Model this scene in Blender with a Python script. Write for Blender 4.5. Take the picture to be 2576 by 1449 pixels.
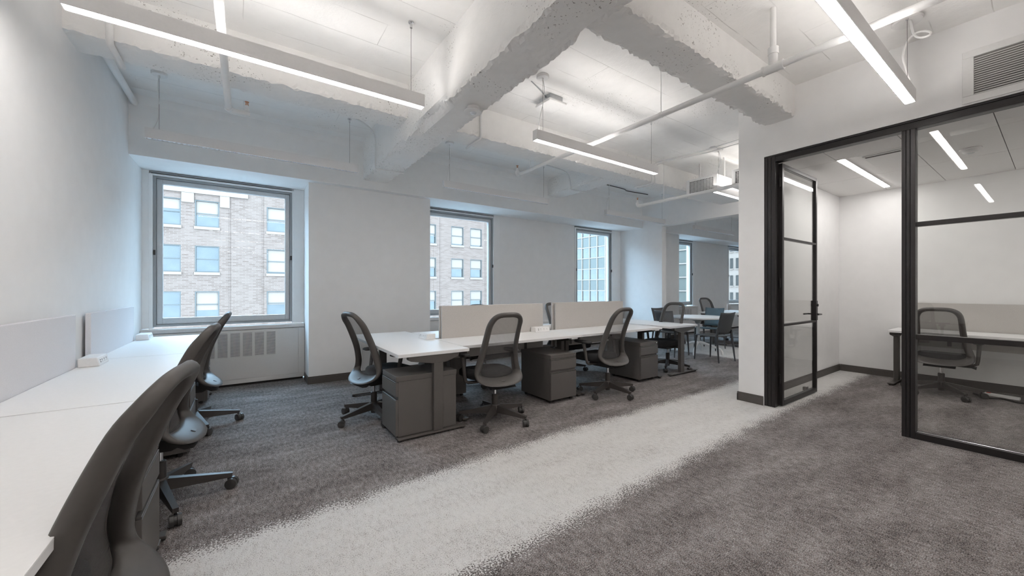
import bpy, math, random
from math import pi, sin, cos, radians as rad
from mathutils import Vector, Matrix, noise
random.seed(7)
for o in list(bpy.data.objects): bpy.data.objects.remove(o)
sc = bpy.context.scene
COL = sc.collection
# ------------------------------------------------------------------ camera, sky, exposure
cd = bpy.data.cameras.new('camera'); cam = bpy.data.objects.new('camera', cd); COL.objects.link(cam)
cam.location = (0, 0, 1.28); cam.rotation_euler = (pi/2, 0, -rad(34.84))
cd.sensor_width = 36; cd.lens = 965/2576*36; cd.shift_y = 3.5/2576; cd.clip_start = .02; cd.clip_end = 500
sc.camera = cam
w = bpy.data.worlds.new('overcast_sky'); sc.world = w; w.use_nodes = True
bgn = w.node_tree.nodes['Background']
bgn.inputs[0].default_value = (.49, .755, 1.0, 1); bgn.inputs[1].default_value = 8.5
vs = sc.view_settings; vs.view_transform = 'Standard'; vs.look = 'None'; vs.gamma = 1; vs.exposure = 0.65
sc.cycles.max_bounces = 14; sc.cycles.diffuse_bounces = 9; sc.cycles.transparent_max_bounces = 24
try: vs.use_curve_mapping = False
except Exception: pass
LAMP = 23.5        # radiance of the lit luminaire lenses
LAMPC = (1.0, .962, .93)

# ------------------------------------------------------------------ materials
MAT = {}
def nt(name):
    m = bpy.data.materials.new(name); m.use_nodes = True; MAT[name] = m
    return m, m.node_tree.nodes, m.node_tree.links, m.node_tree.nodes['Principled BSDF']
def pset(b, col=None, rough=None, metal=None, spec=None):
    if col is not None: b.inputs['Base Color'].default_value = (*col, 1)
    if rough is not None: b.inputs['Roughness'].default_value = rough
    if metal is not None: b.inputs['Metallic'].default_value = metal
    if spec is not None: b.inputs['Specular IOR Level'].default_value = spec
def objco(n, l, scale=None):
    t = n.new('ShaderNodeTexCoord')
    if scale is None: return t.outputs['Object']
    mp = n.new('ShaderNodeMapping'); mp.inputs['Scale'].default_value = scale
    l.new(t.outputs['Object'], mp.inputs[0]); return mp.outputs[0]
def noise_n(n, l, co, scale, detail=3, rough=.5):
    x = n.new('ShaderNodeTexNoise'); x.inputs['Scale'].default_value = scale
    x.inputs['Detail'].default_value = detail; x.inputs['Roughness'].default_value = rough
    l.new(co, x.inputs['Vector']); return x.outputs['Fac']
def ramp(n, l, fac, stops):
    r = n.new('ShaderNodeValToRGB'); e = r.color_ramp.elements
    while len(e) < len(stops): e.new(.5)
    for k, (p, c) in enumerate(stops): e[k].position = p; e[k].color = (*c, 1) if len(c) == 3 else c
    l.new(fac, r.inputs[0]); return r.outputs[0]
def math_n(n, l, op, a, b=None, c=None, clamp=False):
    x = n.new('ShaderNodeMath'); x.operation = op; x.use_clamp = clamp
    for k, v in enumerate((a, b, c)):
        if v is None: continue
        if isinstance(v, (int, float)): x.inputs[k].default_value = v
        else: l.new(v, x.inputs[k])
    return x.outputs[0]
def mixc(n, l, fac, a, b):
    x = n.new('ShaderNodeMix'); x.data_type = 'RGBA'
    for k, v in ((0, fac), (6, a), (7, b)):
        if isinstance(v, (int, float)): x.inputs[k].default_value = v
        elif isinstance(v, tuple): x.inputs[k].default_value = (*v, 1)
        else: l.new(v, x.inputs[k])
    return x.outputs[2]
def bump(n, l, b, h, strength=.3, dist=.01):
    x = n.new('ShaderNodeBump'); x.inputs['Strength'].default_value = strength; x.inputs['Distance'].default_value = dist
    l.new(h, x.inputs['Height']); l.new(x.outputs[0], b.inputs['Normal'])
def plain(name, col, rough=.5, metal=0, spec=.5, grain=0, gscale=60, bmp=0):
    m, n, l, b = nt(name); pset(b, col, rough, metal, spec)
    co = objco(n, l); f = noise_n(n, l, co, gscale, 3)
    g = max(grain, .015)
    l.new(ramp(n, l, f, [(.3, tuple(c*(1-g) for c in col)), (.7, tuple(min(1, c*(1+g)) for c in col))]), b.inputs['Base Color'])
    if bmp: bump(n, l, b, f, bmp, .004)
    return m
plain('wall', (.85, .845, .84), .85, spec=.25, grain=.012, gscale=7, bmp=.04)
plain('soffit', (.87, .87, .865), .8, spec=.25, grain=.01, gscale=9)
plain('base_board', (.085, .075, .068), .5, grain=.05)
plain('white_lam', (.80, .795, .79), .38, spec=.4, grain=.008)
plain('edge_lam', (.62, .61, .59), .5)
plain('steel', (.105, .095, .088), .42, .25, grain=.03)
plain('steel_dk', (.05, .045, .042), .5, .2)
plain('ped', (.115, .104, .097), .45, .1, grain=.03, gscale=200)
plain('black_frame', (.022, .019, .019), .38, .3)
plain('chair_frame', (.075, .067, .062), .42, spec=.45, grain=.03)
plain('chair_base', (.068, .060, .056), .38, .25)
plain('seat_fabric', (.016, .016, .017), .95, grain=.2, gscale=500, bmp=.2)
plain('rubber', (.03, .028, .027), .55)
plain('wheel', (.05, .047, .045), .35)
plain('chrome', (.75, .75, .76), .15, 1)
plain('screen_fab', (.50, .475, .45), .95, grain=.10, gscale=260, bmp=.15)
plain('screen_pale', (.69, .68, .70), .95, grain=.06, gscale=260, bmp=.12)
plain('white_plastic', (.80, .79, .78), .4)
plain('paint_pipe', (.80, .795, .785), .55, grain=.015, gscale=20)
plain('alu', (.56, .58, .59), .4, .4, grain=.03)
plain('alu_dk', (.33, .34, .345), .5, .3)
plain('heater', (.66, .64, .62), .5, grain=.01)
plain('slot_dark', (.06, .055, .05), .8)
plain('vent_dark', (.22, .21, .20), .8)
plain('fix_body', (.80, .79, .785), .5)
plain('lens_off', (.72, .76, .80), .25)
plain('brass', (.55, .25, .12), .35, .8)
plain('cafe_dark', (.065, .065, .068), .5)
plain('cafe_blue', (.10, .16, .20), .42)
plain('stone', (0.1683, 0.1221, 0.0957), .85, grain=.03, gscale=1.5)
plain('mullion_white', (0.1683, 0.1241, 0.0977), .5)
plain('spandrel', (0.0561, 0.0541, 0.0436), .4, grain=.04, gscale=3)
plain('far_glass', (0.0330, 0.0304, 0.0271), .15, spec=.8, grain=.25, gscale=1.2)
plain('blind', (0.1749, 0.1267, 0.0990), .8)
plain('far_frame', (0.0561, 0.0495, 0.0422), .6)
plain('asphalt', (.35, .35, .35), .9)
plain('ac_white', (.78, .775, .765), .5)
plain('red_wire', (.5, .05, .04), .5)
plain('office_tile', (.80, .79, .78), .85, grain=.01)

def concrete(name, col, boards):
    m, n, l, b = nt(name); pset(b, col, .85, spec=.2)
    co = objco(n, l)
    hi = noise_n(n, l, co, 55, 4, .65); lo = noise_n(n, l, co, 1.5, 2, .45); mid = noise_n(n, l, co, 9, 4)
    pit = math_n(n, l, 'MULTIPLY', math_n(n, l, 'GREATER_THAN', hi, .632), math_n(n, l, 'GREATER_THAN', lo, .61 if boards else .575))
    base = ramp(n, l, mid, [(.3, tuple(c*.965 for c in col)), (.7, col)])
    c = mixc(n, l, math_n(n, l, 'MULTIPLY', pit, .72), base, (.16, .14, .12))
    hgt = math_n(n, l, 'ADD', math_n(n, l, 'MULTIPLY', mid, .6), math_n(n, l, 'MULTIPLY', hi, .25))
    hgt = math_n(n, l, 'SUBTRACT', hgt, math_n(n, l, 'MULTIPLY', pit, .5))
    if boards:
        br = n.new('ShaderNodeTexBrick'); br.inputs['Scale'].default_value = 1
        br.inputs['Brick Width'].default_value = 1.9; br.inputs['Row Height'].default_value = .31
        br.inputs['Mortar Size'].default_value = .0035; br.inputs['Mortar Smooth'].default_value = .3
        wob = n.new('ShaderNodeVectorMath'); wob.operation = 'ADD'
        nz = n.new('ShaderNodeTexNoise'); nz.inputs['Scale'].default_value = 3
        sm = n.new('ShaderNodeVectorMath'); sm.operation = 'SCALE'; sm.inputs['Scale'].default_value = .02
        l.new(co, nz.inputs['Vector']); l.new(nz.outputs['Color'], sm.inputs[0]); l.new(co, wob.inputs[0]); l.new(sm.outputs[0], wob.inputs[1])
        l.new(wob.outputs[0], br.inputs['Vector'])
        ln = math_n(n, l, 'MULTIPLY', br.outputs['Fac'], ramp(n, l, noise_n(n, l, co, 2.3, 2), [(.42, (0, 0, 0)), (.62, (1, 1, 1))]))
        c = mixc(n, l, math_n(n, l, 'MULTIPLY', ln, .38), c, (.30, .28, .26))
        hgt = math_n(n, l, 'SUBTRACT', hgt, math_n(n, l, 'MULTIPLY', ln, .6))
    l.new(c, b.inputs['Base Color']); bump(n, l, b, hgt, .55, .012)
concrete('ceiling_conc', (.88, .87, .855), True)
concrete('beam_conc', (.86, .85, .835), False)

def carpet():
    m, n, l, b = nt('carpet'); pset(b, None, .97, spec=.08)
    co = objco(n, l); sx = n.new('ShaderNodeSeparateXYZ'); l.new(co, sx.inputs[0]); X, Y = sx.outputs[0], sx.outputs[1]
    hf = noise_n(n, l, co, 170, 2, .6); mf = noise_n(n, l, objco(n, l, (1, .45, 1)), 42, 4, .6); lf = noise_n(n, l, objco(n, l, (.35, 1, 1)), 4.5, 5, .62)
    e1 = noise_n(n, l, co, 6, 3)
    # carpet-tile tone steps (0.5 m x 1 m tiles)
    br = n.new('ShaderNodeTexBrick'); br.inputs['Scale'].default_value = 1; br.inputs['Brick Width'].default_value = 1; br.inputs['Row Height'].default_value = .25
    br.inputs['Mortar Size'].default_value = 0; br.inputs['Color1'].default_value = (.42, .42, .42, 1); br.inputs['Color2'].default_value = (.58, .58, .58, 1); br.inputs['Bias'].default_value = 0
    l.new(co, br.inputs['Vector'])
    t = math_n(n, l, 'ADD', math_n(n, l, 'MULTIPLY', hf, 1.15), math_n(n, l, 'MULTIPLY', mf, .5))
    t = math_n(n, l, 'ADD', t, math_n(n, l, 'MULTIPLY', lf, .42))
    t = math_n(n, l, 'ADD', t, math_n(n, l, 'MULTIPLY', br.outputs['Color'], .22))
    t = math_n(n, l, 'SUBTRACT', t, .66)
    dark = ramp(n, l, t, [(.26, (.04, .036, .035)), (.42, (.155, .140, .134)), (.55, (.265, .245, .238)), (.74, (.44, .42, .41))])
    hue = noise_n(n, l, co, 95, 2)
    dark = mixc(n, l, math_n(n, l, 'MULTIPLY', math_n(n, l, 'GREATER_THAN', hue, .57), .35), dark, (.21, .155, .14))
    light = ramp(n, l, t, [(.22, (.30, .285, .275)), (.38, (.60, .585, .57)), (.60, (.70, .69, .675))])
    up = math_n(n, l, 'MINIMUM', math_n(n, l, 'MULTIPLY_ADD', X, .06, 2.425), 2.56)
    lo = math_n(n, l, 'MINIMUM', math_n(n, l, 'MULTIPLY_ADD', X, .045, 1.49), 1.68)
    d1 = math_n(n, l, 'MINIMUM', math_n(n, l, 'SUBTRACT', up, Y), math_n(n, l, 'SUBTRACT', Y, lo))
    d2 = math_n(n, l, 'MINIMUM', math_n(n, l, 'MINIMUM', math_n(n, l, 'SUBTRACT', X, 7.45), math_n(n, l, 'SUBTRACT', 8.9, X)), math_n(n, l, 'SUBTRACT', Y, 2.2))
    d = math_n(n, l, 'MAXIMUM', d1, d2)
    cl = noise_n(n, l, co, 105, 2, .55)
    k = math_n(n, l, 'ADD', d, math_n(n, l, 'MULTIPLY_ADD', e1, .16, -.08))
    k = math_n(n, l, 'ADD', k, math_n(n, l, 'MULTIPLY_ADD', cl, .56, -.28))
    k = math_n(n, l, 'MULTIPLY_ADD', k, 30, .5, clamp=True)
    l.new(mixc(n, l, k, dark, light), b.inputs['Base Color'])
    bump(n, l, b, math_n(n, l, 'ADD', hf, math_n(n, l, 'MULTIPLY', mf, .7)), .9, .008)
carpet()

def glass(name, tint=(1, 1, 1), gain=1.0):
    m, n, l, b = nt(name); n.remove(b); out = n['Material Output']
    tr = n.new('ShaderNodeBsdfTransparent'); tr.inputs[0].default_value = (*tint, 1)
    gl = n.new('ShaderNodeBsdfGlossy'); gl.inputs['Roughness'].default_value = .01
    lw = n.new('ShaderNodeLayerWeight'); lw.inputs['Blend'].default_value = .5
    f = math_n(n, l, 'POWER', lw.outputs['Facing'], 5); f = math_n(n, l, 'MULTIPLY_ADD', f, .9, .045*gain)
    mx = n.new('ShaderNodeMixShader'); l.new(f, mx.inputs[0]); l.new(tr.outputs[0], mx.inputs[1]); l.new(gl.outputs[0], mx.inputs[2])
    l.new(mx.outputs[0], out.inputs[0])
glass('pane', (1, 1, 1), .25); glass('pane_office', (.99, .995, .99), .8)

def mesh_cloth():
    m, n, l, b = nt('chair_mesh'); out = n['Material Output']
    pset(b, (.085, .080, .080), .8)
    t = n.new('ShaderNodeTexCoord')
    wv = n.new('ShaderNodeTexWave'); wv.wave_type = 'BANDS'; wv.bands_direction = 'Z'; wv.inputs['Scale'].default_value = 75
    wv.inputs['Distortion'].default_value = 1.2; wv.inputs['Detail'].default_value = 0; wv.inputs['Detail Scale'].default_value = .4
    l.new(t.outputs['Object'], wv.inputs['Vector'])
    tr = n.new('ShaderNodeBsdfTransparent'); mx = n.new('ShaderNodeMixShader')
    l.new(math_n(n, l, 'MULTIPLY_ADD', wv.outputs['Fac'], .32, .42), mx.inputs[0]); l.new(tr.outputs[0], mx.inputs[1]); l.new(b.outputs[0], mx.inputs[2])
    l.new(mx.outputs[0], out.inputs[0])
mesh_cloth()
def emit(name, col, s):
    m, n, l, b = nt(name); pset(b, (.8, .8, .8), .4)
    b.inputs['Emission Color'].default_value = (*col, 1); b.inputs['Emission Strength'].default_value = s
emit('lens_on', LAMPC, LAMP); emit('lens_up', LAMPC, LAMP*1.15); emit('lens_office', (1, .97, .94), 26)
def brick():
    m, n, l, b = nt('brick'); pset(b, None, .9, spec=.2)
    co = objco(n, l); mp = n.new('ShaderNodeMapping'); mp.inputs['Rotation'].default_value = (-pi/2, 0, 0); l.new(co, mp.inputs[0])
    br = n.new('ShaderNodeTexBrick'); br.inputs['Scale'].default_value = 1; br.inputs['Brick Width'].default_value = .42; br.inputs['Row Height'].default_value = .115
    br.inputs['Mortar Size'].default_value = .016; br.inputs['Color1'].default_value = (0.0937, 0.0585, 0.0448, 1); br.inputs['Color2'].default_value = (0.1351, 0.0891, 0.0709, 1); br.inputs['Mortar'].default_value = (0.1533, 0.1090, 0.0869, 1)
    l.new(mp.outputs[0], br.inputs['Vector'])
    lo = noise_n(n, l, co, .6, 4)
    l.new(mixc(n, l, ramp(n, l, lo, [(.4, (0, 0, 0)), (.75, (.35, .35, .35))]), br.outputs['Color'], (0.1504, 0.1039, 0.0823)), b.inputs['Base Color'])
    bump(n, l, b, br.outputs['Fac'], -.3, .02)
brick()

# ------------------------------------------------------------------ mesh helpers
class MB:
    def __init__(s): s.v = []; s.f = []
    def quadbox(s, p):                       # 8 points, bottom ring then top ring
        k = len(s.v); s.v += [tuple(q) for q in p]
        s.f += [(k+3, k+2, k+1, k), (k+4, k+5, k+6, k+7)] + [(k+i, k+(i+1) % 4, k+4+(i+1) % 4, k+4+i) for i in range(4)]
        return s
    def box(s, x0, x1, y0, y1, z0, z1):
        return s.quadbox([(x0, y0, z0), (x1, y0, z0), (x1, y1, z0), (x0, y1, z0), (x0, y0, z1), (x1, y0, z1), (x1, y1, z1), (x0, y1, z1)])
    def prism(s, poly, axis, a, b):          # poly in the two other axes, extruded along axis
        def P(p, t): return {'x': (t, p[0], p[1]), 'y': (p[0], t, p[1]), 'z': (p[0], p[1], t)}[axis]
        k = len(s.v); n = len(poly); s.v += [P(p, a) for p in poly] + [P(p, b) for p in poly]
        s.f += [tuple(k+i for i in reversed(range(n))), tuple(k+n+i for i in range(n))] + [(k+i, k+(i+1) % n, k+n+(i+1) % n, k+n+i) for i in range(n)]
        return s
    def tube(s, pts, r, n=10, caps=True):
        pts = [Vector(p) for p in pts]; m = len(pts); rr = r if isinstance(r, (list, tuple)) else [r]*m
        k = len(s.v); up = None
        for i, p in enumerate(pts):
            t = (pts[min(i+1, m-1)]-pts[max(i-1, 0)]).normalized()
            if up is None: up = t.orthogonal().normalized()
            up = (up-t*up.dot(t)).normalized(); sd = t.cross(up)
            for j in range(n):
                a = 2*pi*j/n; s.v.append(tuple(p+(up*cos(a)+sd*sin(a))*rr[i]))
        for i in range(m-1):
            for j in range(n): s.f.append((k+i*n+j, k+i*n+(j+1) % n, k+(i+1)*n+(j+1) % n, k+(i+1)*n+j))
        if caps: s.f += [tuple(k+j for j in reversed(range(n))), tuple(k+(m-1)*n+j for j in range(n))]
        return s
    def cyl(s, p0, p1, r, n=16): return s.tube([p0, p1], r, n)
    def lathe(s, prof, c=(0, 0, 0), n=24):   # prof: (r, z) bottom to top
        k = len(s.v); m = len(prof)
        for r, z in prof:
            for j in range(n): s.v.append((c[0]+r*cos(2*pi*j/n), c[1]+r*sin(2*pi*j/n), c[2]+z))
        for i in range(m-1):
            for j in range(n): s.f.append((k+i*n+j, k+i*n+(j+1) % n, k+(i+1)*n+(j+1) % n, k+(i+1)*n+j))
        s.f += [tuple(k+j for j in reversed(range(n))), tuple(k+(m-1)*n+j for j in range(n))]
        return s
    def grid(s, rows):
        k = len(s.v); nc = len(rows[0])
        for r in rows: s.v += [tuple(p) for p in r]
        for i in range(len(rows)-1):
            for j in range(nc-1): s.f.append((k+i*nc+j, k+i*nc+j+1, k+(i+1)*nc+j+1, k+(i+1)*nc+j))
        return s
    def mesh(s, name, mat, smooth=None):
        me = bpy.data.meshes.new(name); me.from_pydata(s.v, [], s.f); me.materials.append(MAT[mat]); me.update()
        if smooth is not None:
            me.shade_smooth(); me.set_sharp_from_angle(angle=rad(smooth))
        return me
    def build(s, name, mat, parent=None, smooth=None, bevel=0, solid=0, sub=0):
        o = bpy.data.objects.new(name, s.mesh(name, mat, smooth)); COL.objects.link(o); o.parent = parent
        if solid:
            m = o.modifiers.new('s', 'SOLIDIFY'); m.thickness = solid; m.offset = 0
        if bevel:
            m = o.modifiers.new('b', 'BEVEL'); m.width = bevel; m.segments = 2; m.limit_method = 'ANGLE'
        if sub:
            m = o.modifiers.new('u', 'SUBSURF'); m.levels = sub; m.render_levels = sub
        return o
def tag(o, label=None, cat=None, group=None, kind=None):
    for k, v in (('label', label), ('category', cat), ('group', group), ('kind', kind)):
        if v: o[k] = v
    return o
def empty(name, loc=(0, 0, 0), rz=0, parent=None):
    o = bpy.data.objects.new(name, None); COL.objects.link(o); o.location = loc; o.rotation_euler = (0, 0, rz); o.parent = parent
    o.empty_display_size = .1; return o
def copy_tree(o, parent=None, name=None):
    c = o.copy(); COL.objects.link(c); c.parent = parent
    for ch in o.children: copy_tree(ch, c)
    return c
def inst(name, me, parent, loc=(0, 0, 0), rz=0):
    o = bpy.data.objects.new(name, me); COL.objects.link(o); o.parent = parent; o.location = loc; o.rotation_euler = (0, 0, rz); return o
def S(name, mb, mat, parent=None, **k):
    o = mb.build(name, mat, parent, **k)
    if parent is None: o['kind'] = 'structure'
    return o

# ------------------------------------------------------------------ the room shell
XL, XP, XB = -1.02, 4.70, 7.74      # left wall, office partition face, back line of the office / header wall
YW, YP, YB = 6.33, 5.815, 5.69      # window plane, near pier face, bulkhead face
ZC, ZS, ZO = 3.40, 2.725, 2.744     # ceiling, soffit, office ceiling
YE, XE = -7.5, 15.2                 # where the place ends behind and beyond
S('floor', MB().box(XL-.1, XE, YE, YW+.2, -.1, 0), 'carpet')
S('ceiling', MB().box(XL-.1, XE, YE, YB+.1, ZC, ZC+.15), 'ceiling_conc')
S('wall_left', MB().box(XL-.15, XL, YE, YW+.4, 0, ZC), 'wall')
S('wall_rear', MB().box(XL-.15, XE, YE-.15, YE, 0, ZC), 'wall')
S('wall_far', MB().box(XE, XE+.15, YE, YW+.4, 0, ZC), 'wall')
# window wall: bulkhead, soffit, piers
def bulk(n, x0, x1):
    m = MB().prism([(YB, ZS), (YW+.3, ZS), (YW+.3, ZC), (YB-.12, ZC), (YB-.035, ZC-.035), (YB, ZC-.12)], 'x', x0, x1)
    S('wall_window_bulkhead' + n, m, 'soffit')
bulk('', XL, 7.72); bulk('_far', 7.88, XE)
S('wall_window_pier', MB().box(.705, 2.443, YP, YW+.25, 0, ZS), 'wall')
S('wall_window_pier_recessed', MB().box(4.115, 6.085, YW, YW+.25, 0, ZS), 'wall')
S('wall_window_pier_far', MB().box(7.88, 9.44, YP, YW+.25, 0, ZS), 'wall')
S('wall_window_pier_far_recessed', MB().box(11.1, 13.05, YW, YW+.25, 0, ZS), 'wall')
S('wall_window_end', MB().box(14.7, XE, YW, YW+.25, 0, ZS), 'wall')
# cross wall and header that part the two bays
S('wall_cross', MB().box(7.72, 7.88, 5.17, YW+.25, 0, ZS).box(7.72, 7.88, 2.15, YW+.25, ZS, ZC), 'wall')
S('trim_1', MB().box(7.70, 7.90, 2.15, 5.17, ZS-.012, ZS+.0), 'wall')
# office walls
S('wall_partition', MB().box(XP, XP+.12, 1.885, 2.15, 0, ZC).box(XP, XP+.12, YE, 1.885, 2.738, ZC), 'wall')
S('wall_office_side', MB().box(XP+.12, XB+.14, 2.03, 2.15, 0, ZC), 'wall')
S('wall_office_back', MB().box(XB, XB+.14, YE, 2.03, 0, ZC), 'wall')
S('wall_office_end', MB().box(XP+.12, XB, -2.62, -2.5, 0, ZC).box(XP, XP+.12, YE, -2.5, 0, 2.738), 'wall')
# baseboards
def board(n, x0, x1, y0, y1):
    m = MB().box(x0, x1, y0, y1, 0, .082); e = .004
    m.box(x0+e*(x1-x0 < .1), x1-e*(x1-x0 < .1), y0+e*(y1-y0 < .1), y1-e*(y1-y0 < .1), .0822, .10)
    S('baseboard_'+n, m, 'base_board', bevel=.002)
board('pier', .697, 2.451, YP-.014, YP-.0005); board('pier_side', .691, .7045, YP-.014, 6.19); board('pier_right', 2.4435, 2.457, YP-.014, 6.19)
board('pier_recessed', 4.115, 6.085, YW-.014, YW-.0005); board('left', XL+.0005, XL+.014, YE, 6.18)
board('partition', XP-.014, XP-.0005, 1.89, 2.164); board('partition_end', XP-.014, XB+.14, 2.1505, 2.164)
board('office_side', XP+.125, XB-.0005, 2.016, 2.0295); board('office_back', XB-.014, XB-.0005, YE, 2.015)
board('cross', 7.706, 7.7195, 5.156, 6.18); board('cross_end', 7.7, 7.894, 5.156, 5.1695); board('pier_far', 7.9, 9.45, YP-.014, YP-.0005)

# rough-cast concrete beams
def beam(name, x0, x1, y0, y1, z0, z1, amp=.010, seed=0, chip=None, step=.028):
    along_x = (x1-x0) > (y1-y0)
    L0, L1 = (x0, x1) if along_x else (y0, y1); W0, W1 = (y0, y1) if along_x else (x0, x1)
    n = max(2, int((L1-L0)/step)); nw = max(4, int((W1-W0)/step)); nh = max(4, int((z1-z0)/step))
    sec = [(W0, z1+(z0-z1)*i/nh, min(1, 0+i/nh)) for i in range(nh)]
    sec += [(W0+(W1-W0)*i/nw, z0, 1) for i in range(nw)] + [(W1, z0+(z1-z0)*i/nh, 1) for i in range(nh+1)]
    rows = []
    for i in range(n+1):
        t = L0+(L1-L0)*i/n; r = []
        for (wv, zv, _) in sec:
            edge = max(0, 1-(min(abs(wv-W0), abs(wv-W1))+abs(zv-z0))/.05)
            q = Vector((t*19+seed, wv*19, zv*19))
            d = noise.noise(q)*.35+noise.noise(q*3.1)*.35
            a = amp*(.35+2.2*edge)
            ww = wv+((W0+W1)/2-wv)*0+d*a*(1 if edge else .4); zz = zv+edge*max(0, noise.noise(q*1.7+Vector((5, 1, 2)))+.25)*amp*2.2
            if zv < z1-.001: zz += noise.noise(q+Vector((9, 9, 9)))*amp*.4
            else: zz = z1
            if edge: ww += (1 if wv < (W0+W1)/2 else -1)*max(0, noise.noise(q*1.3+Vector((2, 7, 1)))+.1)*amp*2
            if chip:
                for (c0, c1, side, dep) in chip:
                    if c0 < t < c1:
                        k = sin(pi*(t-c0)/(c1-c0))**.5
                        dist = abs(wv-(W0 if side < 0 else W1))+abs(zv-z0)
                        if dist < dep*1.4: ww += -side*k*max(0, dep-dist)*.6; zz += k*max(0, dep-dist)*.75
            r.append((t, ww, zz) if along_x else (ww, t, zz))
        rows.append(r)
    m = MB().grid(rows)
    if along_x: m.f = [tuple(reversed(f)) for f in m.f]
    S(name, m, 'beam_conc')
beam('beam_window_side', XL, 1.39, 3.88, 4.20, 3.05, ZC+.01, .009, 1)
beam('beam_window_side_right', 1.70, 7.74, 3.88, 4.20, 3.05, ZC+.01, .009, 2)
beam('beam_cross', 1.383, 1.725, YE, YB+.05, 2.84, ZC+.01, .011, 3, chip=[(2.95, 3.75, -1, .085), (4.0, 4.35, -1, .05), (1.55, 1.75, 1, .05)])
beam('beam_partition', XL, 1.39, 1.59, 1.89, 3.075, ZC+.01, .012, 4)
beam('beam_partition_right', 1.71, XP+.01, 1.59, 1.89, 3.075, ZC+.01, .013, 5)
beam('beam_short', 4.80, 5.16, 4.19, YB+.05, 3.09, ZC+.01, .009, 6)
beam('beam_far', 7.86, XE, 3.88, 4.20, 3.05, ZC+.01, .009, 7)

# office ceiling in panels
oc = S('ceiling_office', MB().box(XP+.12, XB, YE, 2.03, ZO+.012, ZO+.06), 'slot_dark')
ys = [2.03, 1.47, .90, .33, -.24, -.81, -1.38, -1.94, -2.5]; xs = [XP+.12, 5.535, 6.6, XB]
for i in range(len(ys)-1):
    for j in range(3):
        MB().box(xs[j]+.003, xs[j+1]-.003, ys[i+1]+.003, ys[i]-.003, ZO, ZO+.0118).build('ceiling_panel', 'office_tile', oc)
d = empty('ceiling_diffuser', (5.85, 1.10, ZO-.001)); tag(d, 'white rectangular supply diffuser set in the glass office ceiling beside its light', 'air vent')
MB().box(-.25, .27, -.15, .17, -.012, 0).build('frame', 'ac_white', d, bevel=.003)
MB().box(-.235, -.20, -.13, .15, -.0135, -.0121).build('slot', 'slot_dark', d)

# ------------------------------------------------------------------ windows and heater covers
def window(k, x0, x1, left_margin=.08, right_margin=.13):
    a, b = x0+left_margin, x1-right_margin; z0, z1 = .80, 2.668; y = YW
    r = empty('window_%d' % k, ((a+b)/2, y, z0)); r['kind'] = 'structure'
    cx, cy, cz = r.location
    def B(name, mat, boxes, par=r, bev=.003):
        m = MB()
        for (p0, p1, q0, q1, s0, s1) in boxes: m.box(p0-cx, p1-cx, q0-cy, q1-cy, s0-cz, s1-cz)
        return m.build(name, mat, par, bevel=bev)
    def ring(a, b, z0, z1, t, y0, y1, tb=None):
        tb = tb or t
        return [(a, a+t, y0, y1, z0, z1), (b-t, b, y0, y1, z0, z1), (a+t, b-t, y0, y1, z1-t, z1), (a+t, b-t, y0, y1, z0, z0+tb)]
    B('surround', 'soffit', [(x0, a-.035, y, y+.2, z0, ZS), (b+.02, x1, y, y+.2, z0, ZS), (a-.035, b+.02, y+.03, y+.2, z1+.02, ZS)])
    B('trim_bead', 'soffit', [(a-.035, a, y-.02, y+.08, z0, z1+.02), (b, b+.02, y-.02, y+.08, z0, z1+.02), (a, b, y-.015, y+.06, z1, z1+.02)])
    B('blind_slot', 'alu_dk', [(a-.02, b, y-.012, y+.0299, z1+.034, z1+.052)], bev=0)
    B('frame', 'alu_dk', ring(a+.0005, b-.0005, z0+.02, z1-.0005, .028, y+.0, y+.10))
    fr = B('sash', 'alu', ring(a+.03, b-.03, z0+.05, z1-.03, .055, y+.025, y+.085, .075))
    B('pane', 'pane', [(a+.084, b-.084, y+.050, y+.056, z0+.12, z1-.084)], fr, 0)
    for x in (a+.012, b-.016): B('latch', 'steel_dk', [(x-.008, x+.012, y-.022, y-.0005, 1.70, 1.76)])
    # sill and heater cover
    t = empty('heater_cover', ((x0+x1)/2, 6.25, 0)); names = {1: 'nearest the left wall with slotted grilles in front of the desks', 2: 'below the second window behind the bench desks', 3: 'below the third window with the white grid tower outside', 4: 'below the first window beyond the cross wall', 5: 'below the farthest window'}
    tag(t, 'off-white metal heater cover '+names[k], 'heater cover', 'heater covers below the windows'); hx = (x0+x1)/2
    q = lambda m, n, mt, par=t, **kw: m.build(n, mt, par, **kw)
    f = 6.22-6.25
    q(MB().box(x0+.003-hx, x1-.003-hx, f+.006, .075, .035, .738), 'body', 'heater')
    q(MB().box(x0+.02-hx, x1-.02-hx, f+.05, .07, 0, .0345), 'toe_kick', 'slot_dark')
    q(MB().box(x0+.003-hx, x1-.003-hx, f-.006, .078, .745, .795), 'sill', 'heater', bevel=.005)
    q(MB().box(x0+.02-hx, x1-.30-hx, f+.045, f+.06, .7951, .797), 'sill_slot', 'alu_dk')
    q(MB().box(x0+.02-hx, x1-.085-hx, f-.0, f+.0058, .095, .730), 'access_panel', 'heater', bevel=.002)
    q(MB().box(x1-.079-hx, x1-.004-hx, f-.0, f+.0058, .095, .735), 'end_panel', 'heater', bevel=.002)
    q(MB().box(x0+.004-hx, x1-.004-hx, f-.0, f+.0058, .036, .089), 'kick_panel', 'heater', bevel=.002)
    for j in range(6):
        gx = x1-.36-.133*j-hx
        if gx-.11 < x0-hx+.05: break
        g = q(MB().box(gx-.103, gx, f-.0006, f-.0001, .388, .702), 'grille', 'slot_dark')
        sl = MB()
        for i in range(20): sl.box(gx-.105, gx+.002, f-.004, f-.0007, .390+i*.0157, .390+i*.0157+.0098)
        q(sl, 'louvres', 'heater', g)
    return r
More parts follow.
